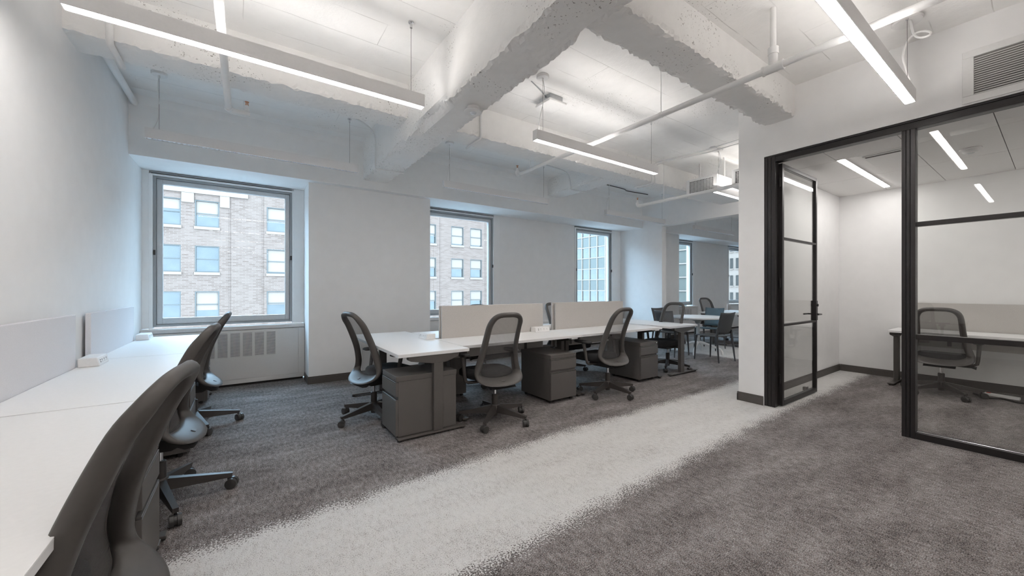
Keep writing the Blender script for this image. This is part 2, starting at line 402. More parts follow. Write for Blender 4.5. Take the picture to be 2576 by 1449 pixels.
window(1, XL, .705, .10, .15); window(2, 2.443, 4.115, .08, .16); window(3, 6.085, 7.72, .08, .34); window(4, 9.44, 11.1); window(5, 13.05, 14.7)

# ------------------------------------------------------------------ pendant luminaires
def pendant(x0, y, lit, label, z=2.74, ln=1.955, cord='left', n_cells=44, zc=ZC, wires=True):
    r = empty('pendant_light', (x0+ln/2, y, z)); tag(r, label, 'pendant light', 'linear pendant lights')
    h = ln/2; W = .033; H = .098
    m = MB().box(-h, h, -W, -W+.004, 0, H).box(-h, h, W-.004, W, 0, H).box(-h, -h+.004, -W+.004, W-.004, 0, H).box(h-.004, h, -W+.004, W-.004, 0, H)
    m.build('housing', 'fix_body', r)
    p = 2*(h-.006)/n_cells; m = MB()
    for i in range(n_cells):                 # one lenslet per LED cell
        a = -h+.006+i*p; g = p*.06
        k = len(m.v); zt = .010
        for (xx, yy, zz) in ((a+g, -.026, zt), (a+p-g, -.026, zt), (a+p-g, .026, zt), (a+g, .026, zt), (a+p*.3, -.017, -.004 if lit else .004), (a+p*.7, -.017, -.004 if lit else .004), (a+p*.7, .017, -.004 if lit else .004), (a+p*.3, .017, -.004 if lit else .004)): m.v.append((xx, yy, zz))
        m.f += [(k+7, k+6, k+5, k+4)] + [(k+(j+1) % 4, k+j, k+4+j, k+4+(j+1) % 4) for j in range(4)]
    m.build('lens', 'lens_on' if lit else 'lens_off', r)
    MB().box(-h+.004, h-.004, -W+.004, W-.004, .012, .016).build('lens_tray', 'white_plastic', r)
    MB().box(-h+.01, h-.01, -.004, .004, .062, .0965).build('up_lens', 'lens_up' if lit else 'lens_off', r)
    MB().box(-h+.004, h-.004, -W+.004, W-.004, .056, .060).build('dark_baffle', 'slot_dark', r)  # hidden plate, coloured dark to cut light thrown straight up
    top = zc-z
    for sx in (-1, 1):
        c = MB().cyl((sx*(h-.10), 0, .07), (sx*(h-.10), 0, top-.03), .0014, 6).build('cable', 'steel', r)
        MB().lathe([(.010, top-.05), (.010, top-.015), (.022, top-.012), (.022, top-.001)], (sx*(h-.10), 0, 0), 12).build('cable_grip', 'chrome' if sx > 0 else 'white_plastic', c)
    s = -1 if cord == 'left' else 1; cx = s*(h-.045)
    if cord:
        pts = []
        for i in range(15):
            t = i/14; pts.append((cx+s*-.05*sin(t*pi)*(1-t)-s*.055*t, .03*sin(t*2*pi), .08+(top-.10)*t))
        MB().tube(pts, .0042, 8).build('power_cord', 'white_plastic', r, smooth=60)
        MB().lathe([(.058, top-.026), (.062, top-.02), (.062, top-.001)], (s*(h-.10), 0, 0), 28).build('canopy', 'white_plastic', r, smooth=40)
    return r
pendant(-.775, 2.95, True, 'lit linear pendant light nearest the left wall, in front of the concrete beam', cord=None)
pendant(2.325, 2.95, True, 'lit linear pendant light above the bench desks right of the big cross beam', n_cells=56)
pendant(5.78, 2.98, True, 'lit linear pendant light next to the ceiling fan coil units', n_cells=56)
pendant(-.79, 5.06, False, 'unlit linear pendant light above the window nearest the left wall', n_cells=52)
pendant(2.325, 5.06, False, 'unlit linear pendant light above the second window', n_cells=52)
pendant(5.77, 5.10, False, 'unlit linear pendant light above the third window', n_cells=52)
pendant(8.90, 5.10, False, 'unlit linear pendant light beyond the cross wall', n_cells=52)
lr = pendant(2.325, .685, True, 'lit linear pendant light with a looped white cord near the glass office', n_cells=70, cord=None)
# unseen pendants added out of frame to fill the room, continuing the grid
pendant(-.775, .685, True, 'added unseen pendant fill light overhead behind the camera, left bay', n_cells=12, cord=None)
pendant(2.325, -1.5, True, 'added unseen pendant fill light behind the camera, right bay', n_cells=12, cord=None)
pendant(-.775, -1.5, True, 'added unseen pendant fill light behind the camera, left bay rear row', n_cells=12, cord=None)
for k, yy in enumerate((-3.6, -5.7)):
    for q, xx in enumerate((-.775, 2.325)):
        pendant(xx, yy, True, 'added unseen pendant fill light far behind the camera, %s row, %s bay' % (('third', 'last')[k], ('left', 'right')[q]), n_cells=12, cord=None)
pendant(12.0, 2.95, True, 'added unseen pendant fill light at the far end beyond the cross wall', n_cells=12, cord=None)
pendant(8.90, .685, True, 'added unseen pendant fill light out of sight behind the office back wall', n_cells=12, cord=None)
pendant(8.90, 2.95, True, 'added unseen pendant fill light beyond the cross wall behind the glass office', n_cells=12, cord=None)
# looped cord of the light by the office
pts = [(.925, -.01, .625), (.92, -.017, .57), (.917, -.03, .50), (.905, -.06, .455), (.900, -.105, .440), (.917, -.118, .465), (.93, -.085, .50), (.925, -.035, .505), (.917, .003, .465), (.917, .025, .40), (.917, .028, .335), (.917, .012, .25), (.917, -.005, .15), (.917, 0, .085)]
def smooth_pts(p, k=5):
    p = [Vector(q) for q in p]; out = []
    for i in range(len(p)-1):
        a, b, c, d = p[max(i-1, 0)], p[i], p[i+1], p[min(i+2, len(p)-1)]
        for j in range(k):
            t = j/k; out.append(.5*((2*b)+(c-a)*t+(2*a-5*b+4*c-d)*t*t+(3*b-a-3*c+d)*t**3))
    return out+[p[-1]]
MB().tube(smooth_pts(pts), .0075, 8).build('power_cord', 'white_plastic', lr, smooth=60)
MB().lathe([(.085, .622), (.09, .63), (.09, .640), (.06, .643), (.06, .659)], (.945, .01, 0), 32).build('canopy', 'white_plastic', lr, smooth=40)
# office luminaire
ol = empty('recessed_light', (6.49, 1.43, ZO-.0005)); tag(ol, 'lit recessed linear light in the glass office ceiling', 'ceiling light')
MB().box(-1.0, 1.0, -.04, .04, -.008, -.0005).build('trim_frame', 'white_plastic', ol)
MB().box(-.985, .985, -.028, .028, -.012, -.0081).build('lens', 'lens_office', ol)
ol2 = copy_tree(ol); ol2.location = (6.49, -.9, ZO-.0005); ol2['label'] = 'lit recessed linear light deeper in the glass office ceiling'

# ------------------------------------------------------------------ pipes, conduits, ceiling devices
def pipe(name, pts, r, label, cat='pipe', mat='paint_pipe', group=None, n=12):
    o = MB().tube(pts, r, n).build(name, mat, None, smooth=50); tag(o, label, cat, group); return o
def sprinkler(root, x, y, z):
    p = empty('sprinkler_head', (x, y, z), 0, root)
    MB().lathe([(.020, 0), (.020, .035), (.013, .038), (.013, .055)], n=14).build('fitting', 'paint_pipe', p, smooth=40)
    m = MB().cyl((0, 0, .055), (0, 0, .078), .004, 8).cyl((-.012, 0, .055), (-.006, 0, .09), .003, 6).cyl((.012, 0, .055), (.006, 0, .09), .003, 6).lathe([(.018, .088), (.018, .091)], n=14)
    m.build('frame', 'brass', p)
def main_pipe(x, y0, y1, z, label, branch=0, r=.025, tee=(), hang=()):
    root = empty('sprinkler_pipe', (0, 0, 0)); tag(root, label, 'pipe', 'white sprinkler pipes')
    MB().tube([(x, y0, z), (x, y1, z)], r, 16).build('run', 'paint_pipe', root, smooth=50)
    m = MB()
    e = [(x, y1, z), (x, y1+.02, z), (x+branch*.02, y1+.035, z)]
    if branch:
        m.tube([(x, y1-.03, z), (x, y1+.0, z), (x+branch*.012, y1+.02, z), (x+branch*.05, y1+.03, z), (x+branch*.10, y1+.03, z)], [r*1.25, r*1.25, r*1.2, r*.85, r*.85], 14)
        m.cyl((x+branch*.10, y1+.03, z), (x+branch*.165, y1+.03, z), r*.95, 14); hx, hy = x+branch*.14, y1+.03
    else:
        m.tube([(x, y1-.05, z), (x, y1, z), (x, y1+.02, z+.008), (x, y1+.03, z+.03), (x, y1+.03, z+.06)], r*1.2, 14); hx, hy = x, y1+.03
    m.build('elbow', 'paint_pipe', root, smooth=50)
    sprinkler(root, hx, hy, z+(.02 if branch else .05))
    for ty in tee:
        MB().tube([(x, ty-.065, z), (x, ty+.065, z)], r*1.32, 16).tube([(x, ty-.07, z), (x, ty-.055, z)], r*1.5, 16).tube([(x, ty+.055, z), (x, ty+.07, z)], r*1.5, 16).tube([(x, ty, z), (x, ty, z+.13)], r*1.2, 14).tube([(x, ty, z+.10), (x, ty, z+.15)], r*1.45, 14).tube([(x, ty, z+.15), (x, ty, ZC)], r*.8, 12).build('tee', 'paint_pipe', root, smooth=50)
    for ty in hang:
        MB().tube([(x, ty, z+r), (x, ty, ZC)], .004, 6).tube([(x, ty-.012, z), (x, ty+.012, z)], r*1.12, 14).build('hanger', 'paint_pipe', root)
    return root
main_pipe(-.125, -1.5, 4.40, 2.95, 'white sprinkler pipe crossing under the beam near the left wall', branch=1, hang=(.9,))
main_pipe(3.27, -1.5, 4.53, 2.95, 'long white sprinkler pipe running past the big beam to the glass office', tee=(1.25,), hang=(4.25, 2.2))
main_pipe(5.50, 2.2, 4.12, 2.70, 'white sprinkler pipe beside the fan coil units', hang=(3.65,))
pipe('wall_pipe', [(XL+.05, 3.9, 3.26), (XL+.05, YB-.01, 3.28)], .03, 'thick painted pipe along the top of the left wall')
pipe('beam_conduit', [(-.785, 3.845, ZC), (-.785, 3.845, 3.06), (-.785, 3.85, 3.03), (-.785, 3.87, 3.018), (-.785, 4.2, 3.018)], .021, 'white conduit bending round the beam near the left wall', 'conduit')
run = [(-.8, 4.86, 3.365), (-.2, 4.84, 3.355), (.4, 4.85, 3.37), (.9, 4.88, 3.372), (1.12, 4.93, 3.36), (1.25, 4.97, 3.33), (1.33, 4.99, 3.27), (1.358, 5.0, 3.18), (1.362, 5.0, 2.86), (1.372, 5.0, 2.825), (1.40, 5.0, 2.818), (1.72, 4.985, 2.818)]
pipe('surface_conduit', smooth_pts(run, 4), .010, 'thin conduit dropping down and under the big cross beam', 'conduit', n=8)
run = [(1.75, 4.9, 3.37), (2.3, 4.87, 3.375), (3.4, 4.88, 3.375), (3.8, 4.89, 3.37), (4.1, 4.97, 3.372), (4.5, 5.0, 3.37), (4.68, 5.02, 3.33), (4.75, 5.03, 3.25), (4.775, 5.03, 3.13), (4.79, 5.03, 3.078), (4.85, 5.03, 3.066), (5.15, 5.03, 3.066)]
pipe('surface_conduit', smooth_pts(run, 4), .011, 'thin conduit running behind the window-side beam to the short beam', 'conduit', n=8)
run = [(5.30, 5.22, 3.375), (6.0, 5.22, 3.375), (6.5, 5.24, 3.375), (6.7, 5.30, 3.375), (7.3, 5.24, 3.375)]
pipe('surface_conduit', smooth_pts(run, 4), .010, 'thin conduit on the ceiling beyond the short beam', 'conduit', 'steel', n=8)
pipe('surface_conduit', [(2.25, 3.0, 3.385), (2.25, 3.75, 3.385), (2.25, 3.84, 3.37), (2.25, 3.865, 3.33), (2.25, 3.865, 3.05), (2.25, 3.885, 3.03), (2.25, 4.22, 3.025)], .013, 'painted conduit dropping down the beam face behind the ceiling sensor', 'conduit', n=8)
for k, dx in enumerate((0, .085)):
    pipe('surface_conduit', smooth_pts([(5.64+dx*1.6, 2.2, 3.38), (5.70+dx*1.6, 3.05, 3.38), (5.62+dx, 3.6, 3.378), (5.55+dx, 3.80, 3.36), (5.49+dx, 3.858, 3.28), (5.49+dx, 3.862, 3.08), (5.49+dx, 3.875, 3.035), (5.49+dx, 3.95, 3.024), (5.47+dx, 4.2, 3.024)], 4), .010,
         ['left', 'right'][k]+' one of the twin conduits wrapping under the beam by the fan coil units', 'conduit', n=8)
jb = tag(MB().lathe([(.052, -.03), (.055, -.02), (.055, 0)], n=20).build('junction_box', 'paint_pipe', None, smooth=40), 'round white junction box on the twin ceiling conduits', 'junction box'); jb.location = (5.73, 2.98, ZC-.001)
pipe('feed_wire', smooth_pts([(1.74, 1.95, 3.30), (1.80, 2.3, 3.22), (1.85, 2.9, 3.16), (1.755, 3.35, 3.2)], 5), .005, 'thin white wire strung along the big cross beam', 'wire', n=6)
# sensor, access point
s = empty('motion_sensor', (1.60, 2.88, 2.838)); tag(s, 'round white motion sensor under the big cross beam', 'sensor')
MB().lathe([(.05, -.035), (.055, -.028), (.052, 0)], n=28).build('body', 'white_plastic', s, smooth=40); MB().lathe([(.074, -.048), (.078, -.042), (.074, -.0351)], n=28).build('rim', 'white_plastic', s, smooth=40); MB().lathe([(.012, -.062), (.024, -.056), (.028, -.0481)], n=20).build('lens', 'lens_off', s, smooth=60)
a = empty('access_point', (2.79, 3.25, 3.33)); tag(a, 'square white wireless access point hung from the ceiling', 'access point')
MB().box(-.125, .125, -.125, .125, -.025, .008).build('cover', 'white_plastic', a, bevel=.012); MB().box(-.09, .09, -.09, .09, .0081, .07).build('mount', 'alu', a)
MB().tube(smooth_pts([(.06, .06, .069), (-.05, .0, .05), (-.2, -.08, .055), (-.40, -.16, .069)], 4), .006, 6).build('cable', 'alu_dk', a, smooth=60)
# wall return grille above the glass office
v = empty('wall_vent', (XP-.001, -.06, 2.955)); tag(v, 'white louvred return air grille high on the partition wall', 'air vent')
MB().box(-.012, 0, -.52, .52, .15, .205).box(-.012, 0, -.52, .52, -.205, -.15).box(-.012, 0, -.52, -.46, -.15, .15).box(-.012, 0, .46, .52, -.15, .15).build('frame', 'ac_white', v, bevel=.003)
MB().box(-.0025, -.0005, -.459, .459, -.149, .149).build('backing', 'vent_dark', v)
sm = MB().quadbox([(-.012, -.459, 0), (-.004, -.459, .007), (-.004, .459, .007), (-.012, .459, 0), (-.0125, -.459, .0025), (-.0045, -.459, .0095), (-.0045, .459, .0095), (-.0125, .459, .0025)]).mesh('slat', 'ac_white')
for i in range(17): inst('slat', sm, v, (0, 0, -.149+i*.0172))
# fan coil units
def fcu(x, y0, y1, z0, z1, label):
    r = empty('fan_coil_unit', (x, (y0+y1)/2, z0)); tag(r, label, 'fan coil unit', 'fan coil units'); h = (y1-y0)/2; H = z1-z0
    MB().box(.012, 1.1, -h, h, 0, H).build('casing', 'ac_white', r, bevel=.004)
    MB().box(-.004, .0118, -h, h, 0, .035).box(-.004, .0118, -h, h, H-.035, H).box(-.004, .0118, -h, -h+.06, .035, H-.035).box(-.004, .0118, h-.05, h, .035, H-.035).build('grille_frame', 'ac_white', r)
    MB().box(.009, .0115, -h+.06, h-.05, .035, H-.035).build('backing', 'slot_dark', r)
    m = MB(); n = 16; a, b = -h+.06, h-.05
    for i in range(1, n): y = a+(b-a)*i/n; m.box(0, .009, y-.0035, y+.0035, .035, H-.035)
    for i in range(1, 9): z = .035+(H-.07)*i/9; m.box(.0005, .0085, a, b, z-.003, z+.003)
    m.build('egg_crate', 'ac_white', r)
    for yy in (-h+.05, h-.05):
        MB().box(.30, .325, yy-.012, yy+.012, H, ZC-z0).build('hanger_strap', 'ac_white', r)
fcu(6.0, 3.06, 3.56, 2.82, 3.075, 'white fan coil unit with a square grille, left one of two')
fcu(6.02, 2.35, 2.85, 2.81, 3.075, 'white fan coil unit with a square grille, half hidden by the partition')
sh = empty('smoke_detector', (6.2, .55, ZO-.001)); tag(sh, 'round white ceiling detector inside the glass office', 'smoke detector')
MB().lathe([(.045, -.045), (.06, -.03), (.06, -.012), (.08, -.010), (.08, 0)], n=28).build('body', 'white_plastic', sh, smooth=40); MB().lathe([(.02, -.05), (.03, -.0451)], n=16).build('sensor', 'alu', sh)

# ------------------------------------------------------------------ glazed office front and its door
P0, P1, PZ = .722, .806, 2.735
gf = empty('glass_partition', (XP+.05, .0, 0)); tag(gf, 'black framed glass office front with horizontal bars', 'glass wall')
def G(name, mat, x0, x1, y0, y1, z0, z1, par=gf, bev=.002): return MB().box(x0-.05, x1-.05, y0, y1, z0, z1).build(name, mat, par, bevel=bev)
YQ = -2.4
for (a, b) in ((.0, .028), (.031, .06), (.063, .10)):
    G('jamb', 'black_frame', a, b, 1.885-.0, 1.8845+.0, 0, 1) if 0 else None
for k, (a, b) in enumerate(((1.851, 1.884), (1.818, 1.848), (1.780, 1.815))): G('jamb_rib', 'black_frame', .004, .10, a, b, 0, PZ-.001)
for k, (a, b) in enumerate(((P0, P0+.030), (P0+.033, P0+.055), (P0+.058, P1))): G('post_rib', 'black_frame', .004, .10, a, b, 0, PZ-.076)
G('head_channel', 'black_frame', .0, .10, YQ, 1.884, PZ-.018, PZ); G('head_rail', 'black_frame', .006, .098, YQ, 1.779, PZ-.075, PZ-.0185)
G('bottom_rail', 'black_frame', .006, .098, YQ, P0-.001, 0, .055); G('glazing_bead', 'chrome', .035, .062, YQ, P0-.001, .0555, .062)
panes_z = [(.0625, .851), (.895, 1.818), (1.858, PZ-.0755)]
for z0, z1 in ((.852, .894), (1.819, 1.857)): G('glazing_bar', 'black_frame', .02, .08, YQ, P0-.001, z0, z1)
for z0, z1 in panes_z: G('pane', 'pane_office', .046, .054, YQ, P0-.0015, z0, z1, bev=0)
G('end_post', 'black_frame', .0, .10, YQ-.09, YQ-.001, 0, PZ-.02)
dr = empty('door_1', (XP+.10, 1.765, 0)); dr['kind'] = 'structure'; dr['label'] = 'black framed glass door standing open into the office'
def D(name, mat, x0, x1, z0, z1, y0=-.02, y1=.02, par=dr, bev=.002): return MB().box(x0, x1, y0, y1, z0, z1).build(name, mat, par, bevel=bev)
DW = 1.035
D('hinge_stile', 'black_frame', 0, .045, .012, 2.655); D('lock_stile', 'black_frame', DW-.042, DW, .012, 2.655)
D('top_rail', 'black_frame', .0455, DW-.0425, 2.615, 2.655); D('bottom_rail', 'black_frame', .0455, DW-.0425, .012, .062)
for z in (.875, 1.828): D('glazing_bar', 'black_frame', .0455, DW-.0425, z, z+.024)
for z0, z1 in ((.0625, .8745), (.8995, 1.8275), (1.8525, 2.6145)): D('pane', 'pane_office', .0455, DW-.0425, z0, z1, -.004, .004, bev=0)
h = D('lock_case', 'black_frame', DW-.062, DW-.006, .90, 1.14, -.028, .028)
MB().tube([(DW-.03, -.028, .975), (DW-.03, -.068, .975), (DW-.035, -.072, .975), (DW-.145, -.072, .975)], .009, 10).build('lever', 'black_frame', h, smooth=50)
MB().tube([(DW-.03, .028, .975), (DW-.03, .068, .975), (DW-.035, .072, .975), (DW-.145, .072, .975)], .009, 10).build('lever', 'black_frame', h, smooth=50)
MB().cyl((DW-.034, -.028, 1.085), (DW-.034, -.042, 1.085), .016, 14).build('thumb_turn', 'black_frame', h)
for z in (.25, 1.3, 2.4): MB().cyl((-.008, 0, z), (-.008, 0, z+.10), .009, 10).build('hinge', 'black_frame', dr)
ds = empty('door_stop', (5.83, 1.87, 0)); tag(ds, 'small dark door stop on the carpet behind the glass door', 'door stop')
MB().box(-.02, .02, -.02, .02, 0, .045).build('bracket', 'steel', ds, bevel=.003); MB().box(-.022, .022, -.03, -.0205, .01, .05).build('bumper', 'rubber', ds, bevel=.003)

# ------------------------------------------------------------------ desks
def tleg(root, axis, pos, a, b, col, ins=.04):
    """T leg: foot along axis 'x' or 'y' from a to b, at pos on the other axis, column at col."""
    w = .032
    def bx(l0, l1, w0, w1, z0, z1, m=None):
        m = m or MB(); return m.box(l0, l1, pos+w0, pos+w1, z0, z1) if axis == 'x' else m.box(pos+w0, pos+w1, l0, l1, z0, z1)
    f = bx(a, b, -w, w, .016, .032).build('foot', 'steel', root, bevel=.004)
    for q in (a+.02, b-.02): MB().cyl((q if axis == 'x' else pos, pos if axis == 'x' else q, 0), (q if axis == 'x' else pos, pos if axis == 'x' else q, .0159), .018, 10).build('glide', 'rubber', f)
    bx(col-.045, col+.045, -.026, .026, .0321, .6315).build('column', 'steel', root, bevel=.004)
    lo, hi = a+.09, b-.06
    pl = [(lo, .678), (lo+.02, .666), (col-.06, .632), (col+.07, .632), (hi-.01, .672), (hi, .704), (lo, .704)]
    m = MB()
    if axis == 'x': m.prism(pl, 'y', pos-.027, pos+.027)
    else: m.prism(pl, 'x', pos-.027, pos+.027)
    m.build('bracket', 'steel', root, bevel=.002)
def desk(x0, x1, y0, y1, side, label, z=.735, group='white height-adjustable desks', legs=(1, 1)):
    """side = the side where one sits: '-x', '+x', '-y', '+y'"""
    r = empty('desk', ((x0+x1)/2, (y0+y1)/2, 0)); tag(r, label, 'desk', group); hx, hy = (x1-x0)/2, (y1-y0)/2
    dz = z-.735
    MB().box(-hx, hx, -hy, hy, z-.003, z).box(-hx+.0003, hx-.0003, -hy+.0003, hy-.0003, z-.0285, z-.0031).build('desktop', 'white_lam', r, bevel=.0015)
    ax = side[1]; sgn = 1 if side[0] == '+' else -1
    if ax == 'x':
        a, b = -hx+.0, hx-.04; 
        if sgn > 0: a, b = -hx+.04, hx
        for k, p in enumerate((-hy+.035, hy-.035)):
            if legs[k]: tleg(r, 'x', p, a, b, (a+b)/2+.05*(-sgn))
        MB().box(-.03, .03, -hy+.07, hy-.07, .665, .70).build('crossbar', 'steel_dk', r)
        MB().box(sgn*(hx-.075) if sgn < 0 else hx-.075-.0, sgn*(hx-.075)+.06 if sgn < 0 else hx-.015, -hy+.06, -hy+.16, z-.048, z-.0288).build('control_paddle', 'white_plastic', r, bevel=.006)
    else:
        a, b = -hy, hy-.04
        if sgn > 0: a, b = -hy+.04, hy
        for k, p in enumerate((-hx+.035, hx-.035)):
            if legs[k]: tleg(r, 'y', p, a, b, (a+b)/2+.05*(-sgn))
        MB().box(-hx+.07, hx-.07, -.03, .03, .665, .70).build('crossbar', 'steel_dk', r)
        y = -hy+.005 if sgn < 0 else hy-.065
        MB().box(hx-.16, hx-.06, y, y+.06, z-.048, z-.0288).build('control_paddle', 'white_plastic', r, bevel=.006)
    return r
desk(-.965, -.345, .94, 2.585, '+x', 'white desk on the left wall, nearest the camera')
desk(-.965, -.33, 2.595, 4.275, '+x', 'middle white desk of the row on the left wall')
desk(-.965, -.33, 4.285, 5.96, '+x', 'white desk on the left wall, up against the first window')
desk(1.045, 1.712, 3.15, 4.885, '-x', 'white end desk at the near left end of the bench, standing crosswise')
desk(1.722, 3.322, 3.305, 3.925, '-y', 'white bench desk on the near side, beside the crosswise end desk')
desk(3.328, 4.945, 3.305, 3.925, '-y', 'white bench desk on the near side, farther from the camera')
desk(1.722, 3.322, 4.005, 4.70, '+y', 'white bench desk on the window side, nearer the left wall')
desk(3.328, 4.945, 4.005, 4.70, '+y', 'white bench desk on the window side, nearer the cross wall')
desk(5.08, 5.82, 3.27, 4.80, '+x', 'white end desk at the far right end of the bench, standing crosswise')
desk(7.06, 7.68, -.45, 1.35, '-x', 'white desk on the back wall inside the glass office')
desk(9.0, 10.6, 4.35, 5.05, '+y', 'white desk beyond the cross wall, nearer the windows')
desk(9.0, 10.6, 3.55, 4.25, '-y', 'white desk beyond the cross wall, half hidden by the partition')

def screen(x0, x1, y0, y1, z0, z1, label, mat='screen_fab'):
    r = empty('privacy_screen', ((x0+x1)/2, (y0+y1)/2, z0)); tag(r, label, 'desk screen', 'grey felt desk screens'); hx, hy = (x1-x0)/2, (y1-y0)/2
    MB().box(-hx, hx, -hy, hy, 0, z1-z0).build('panel', mat, r, bevel=.004)
    m = MB()
    for s in (-.6, .6):
        if hx > hy: m.box(s*hx-.02, s*hx+.02, -hy-.004, -hy-.0005, .02, .16)
        else: m.box(-hx-.004, -hx-.0005, s*hy-.02, s*hy+.02, .02, .16)
    m.build('clamp', 'steel', r)
screen(-1.0, -.968, 2.55, 3.935, .52, 1.103, 'grey felt screen behind the middle desk on the left wall', 'screen_pale')
screen(-1.0, -.968, 4.255, 5.645, .52, 1.098, 'grey felt screen behind the left wall desk next to the window', 'screen_pale')
screen(1.79, 3.235, 3.93, 3.955, .50, 1.094, 'beige felt screen behind the left near-side bench desk')
screen(1.78, 3.225, 3.972, 3.997, .50, 1.094, 'beige felt screen backing the left window-side bench desk')
screen(3.455, 4.85, 3.93, 3.955, .50, 1.094, 'beige felt screen behind the right near-side bench desk')
screen(3.43, 4.84, 3.972, 3.997, .50, 1.100, 'beige felt screen backing the right window-side bench desk')
screen(7.692, 7.724, -.40, 1.18, .50, 1.095, 'grey felt screen on the back wall inside the glass office')
screen(9.48, 10.6, 4.285, 4.315, .50, 1.095, 'pinkish grey desk screen beyond the cross wall beside the partition edge')

def powerbox(x, y, rz, label, z=.7352):
    r = empty('power_box', (x, y, z), rz); tag(r, label, 'power box', 'white desktop power boxes')
    m = MB().prism([(-.055, 0), (.055, 0), (.042, .062), (-.055, .062)], 'y', -.115, .115); m.build('case', 'white_plastic', r, bevel=.006)
    tilt = lambda yy, zz, w, hh, m: m.quadbox([(.0552-zz*.21, yy-w, zz), (.0562-zz*.21, yy-w, zz), (.0562-zz*.21, yy+w, zz), (.0552-zz*.21, yy+w, zz), (.0552-(zz+hh)*.21, yy-w, zz+hh), (.0562-(zz+hh)*.21, yy-w, zz+hh), (.0562-(zz+hh)*.21, yy+w, zz+hh), (.0552-(zz+hh)*.21, yy+w, zz+hh)])
    for zz in (.022, .036): tilt(-.07, zz, .006, .007, MB()).build('usb_port', 'slot_dark', r)
    for yy in (-.03, .02, .07):
        m = MB(); tilt(yy-.006, .034, .0012, .009, m); tilt(yy+.006, .034, .0012, .007, m); tilt(yy, .022, .002, .005, m); m.build('socket', 'steel', r)
    return r
powerbox(-.90, 4.02, 0, 'white power box between the screens on the left wall desks')
powerbox(-.90, 5.74, 0, 'white power box on the left wall desk beside the window')
powerbox(1.66, 4.045, pi, 'white power box at the corner where the crosswise end desk meets the bench')
powerbox(3.14, 3.868, -pi/2, 'white power box at the right end of the near-side screen')
powerbox(3.40, 4.055, pi/2, 'white power box on the window-side desk between the two screens')

# ------------------------------------------------------------------ pedestals
def pedestal(x, y, rz, label):
    """front face at local -y; origin under the front centre"""
    r = empty('file_pedestal', (x, y, 0), rz); tag(r, label, 'file cabinet', 'dark mobile file pedestals')
    W, Dp, H = .195, .56, .545
    MB().box(-W+.002, W-.002, .022, Dp, .035, H-.045).build('body', 'ped', r, bevel=.003)
    MB().box(-W, W, 0.004, Dp+.004, H-.0448, H).build('top', 'ped', r, bevel=.004)
    for k, (z0, z1) in enumerate(((.375, .485), (.045, .338))):
        d = MB().box(-W+.003, W-.003, 0, .0218, z0, z1).build('drawer', 'ped', r, bevel=.002)
        MB().prism([(.020, z1-.0), (.0005, z1+.004), (.0005, z1+.010), (.004, z1+.012), (.020, z1+.012)], 'x', -W+.004, W-.004).build('pull', 'steel', d, bevel=.0015)
    MB().cyl((W-.035, .0035, H-.022), (W-.035, -.001, H-.022), .008, 12).build('lock', 'chrome', r)
    for sx in (-1, 1):
        for yy in (.06, Dp-.05): MB().cyl((sx*(W-.04)-.012, yy, .017), (sx*(W-.04)+.012, yy, .017), .017, 12).build('caster', 'rubber', r)
    return r
pedestal(1.035, 3.385, -pi/2, 'dark file pedestal under the crosswise end desk, drawers facing the left wall')
pedestal(2.98, 3.245, 0, 'dark file pedestal between the two near-side chairs')
pedestal(4.64, 3.30, 0, 'dark file pedestal next to the far end desk leg')
pedestal(-.345, 2.345, pi/2, 'dark file pedestal between the two nearest chairs on the left wall')
pedestal(-.345, 4.02, pi/2, 'dark file pedestal under the middle desk on the left wall')
pedestal(-.345, 5.68, pi/2, 'dark file pedestal under the left wall desk by the window')
pedestal(1.99, 4.66, pi, 'dark file pedestal under the window-side bench desk')
pedestal(9.35, 3.60, 0, 'black file pedestal beyond the cross wall, half hidden by the partition')

# ------------------------------------------------------------------ task chairs
def catmull(p, k):
    out = []
    for i in range(len(p)-1):
        a, b, c, d = (p[max(i-1, 0)], p[i], p[i+1], p[min(i+2, len(p)-1)])
        for j in range(k):
            t = j/k; out.append(tuple(.5*(2*B+(C-A)*t+(2*A-5*B+4*C-D)*t*t+(3*B-A-3*C+D)*t**3) for A, B, C, D in zip(a, b, c, d)))
    return out+[p[-1]]
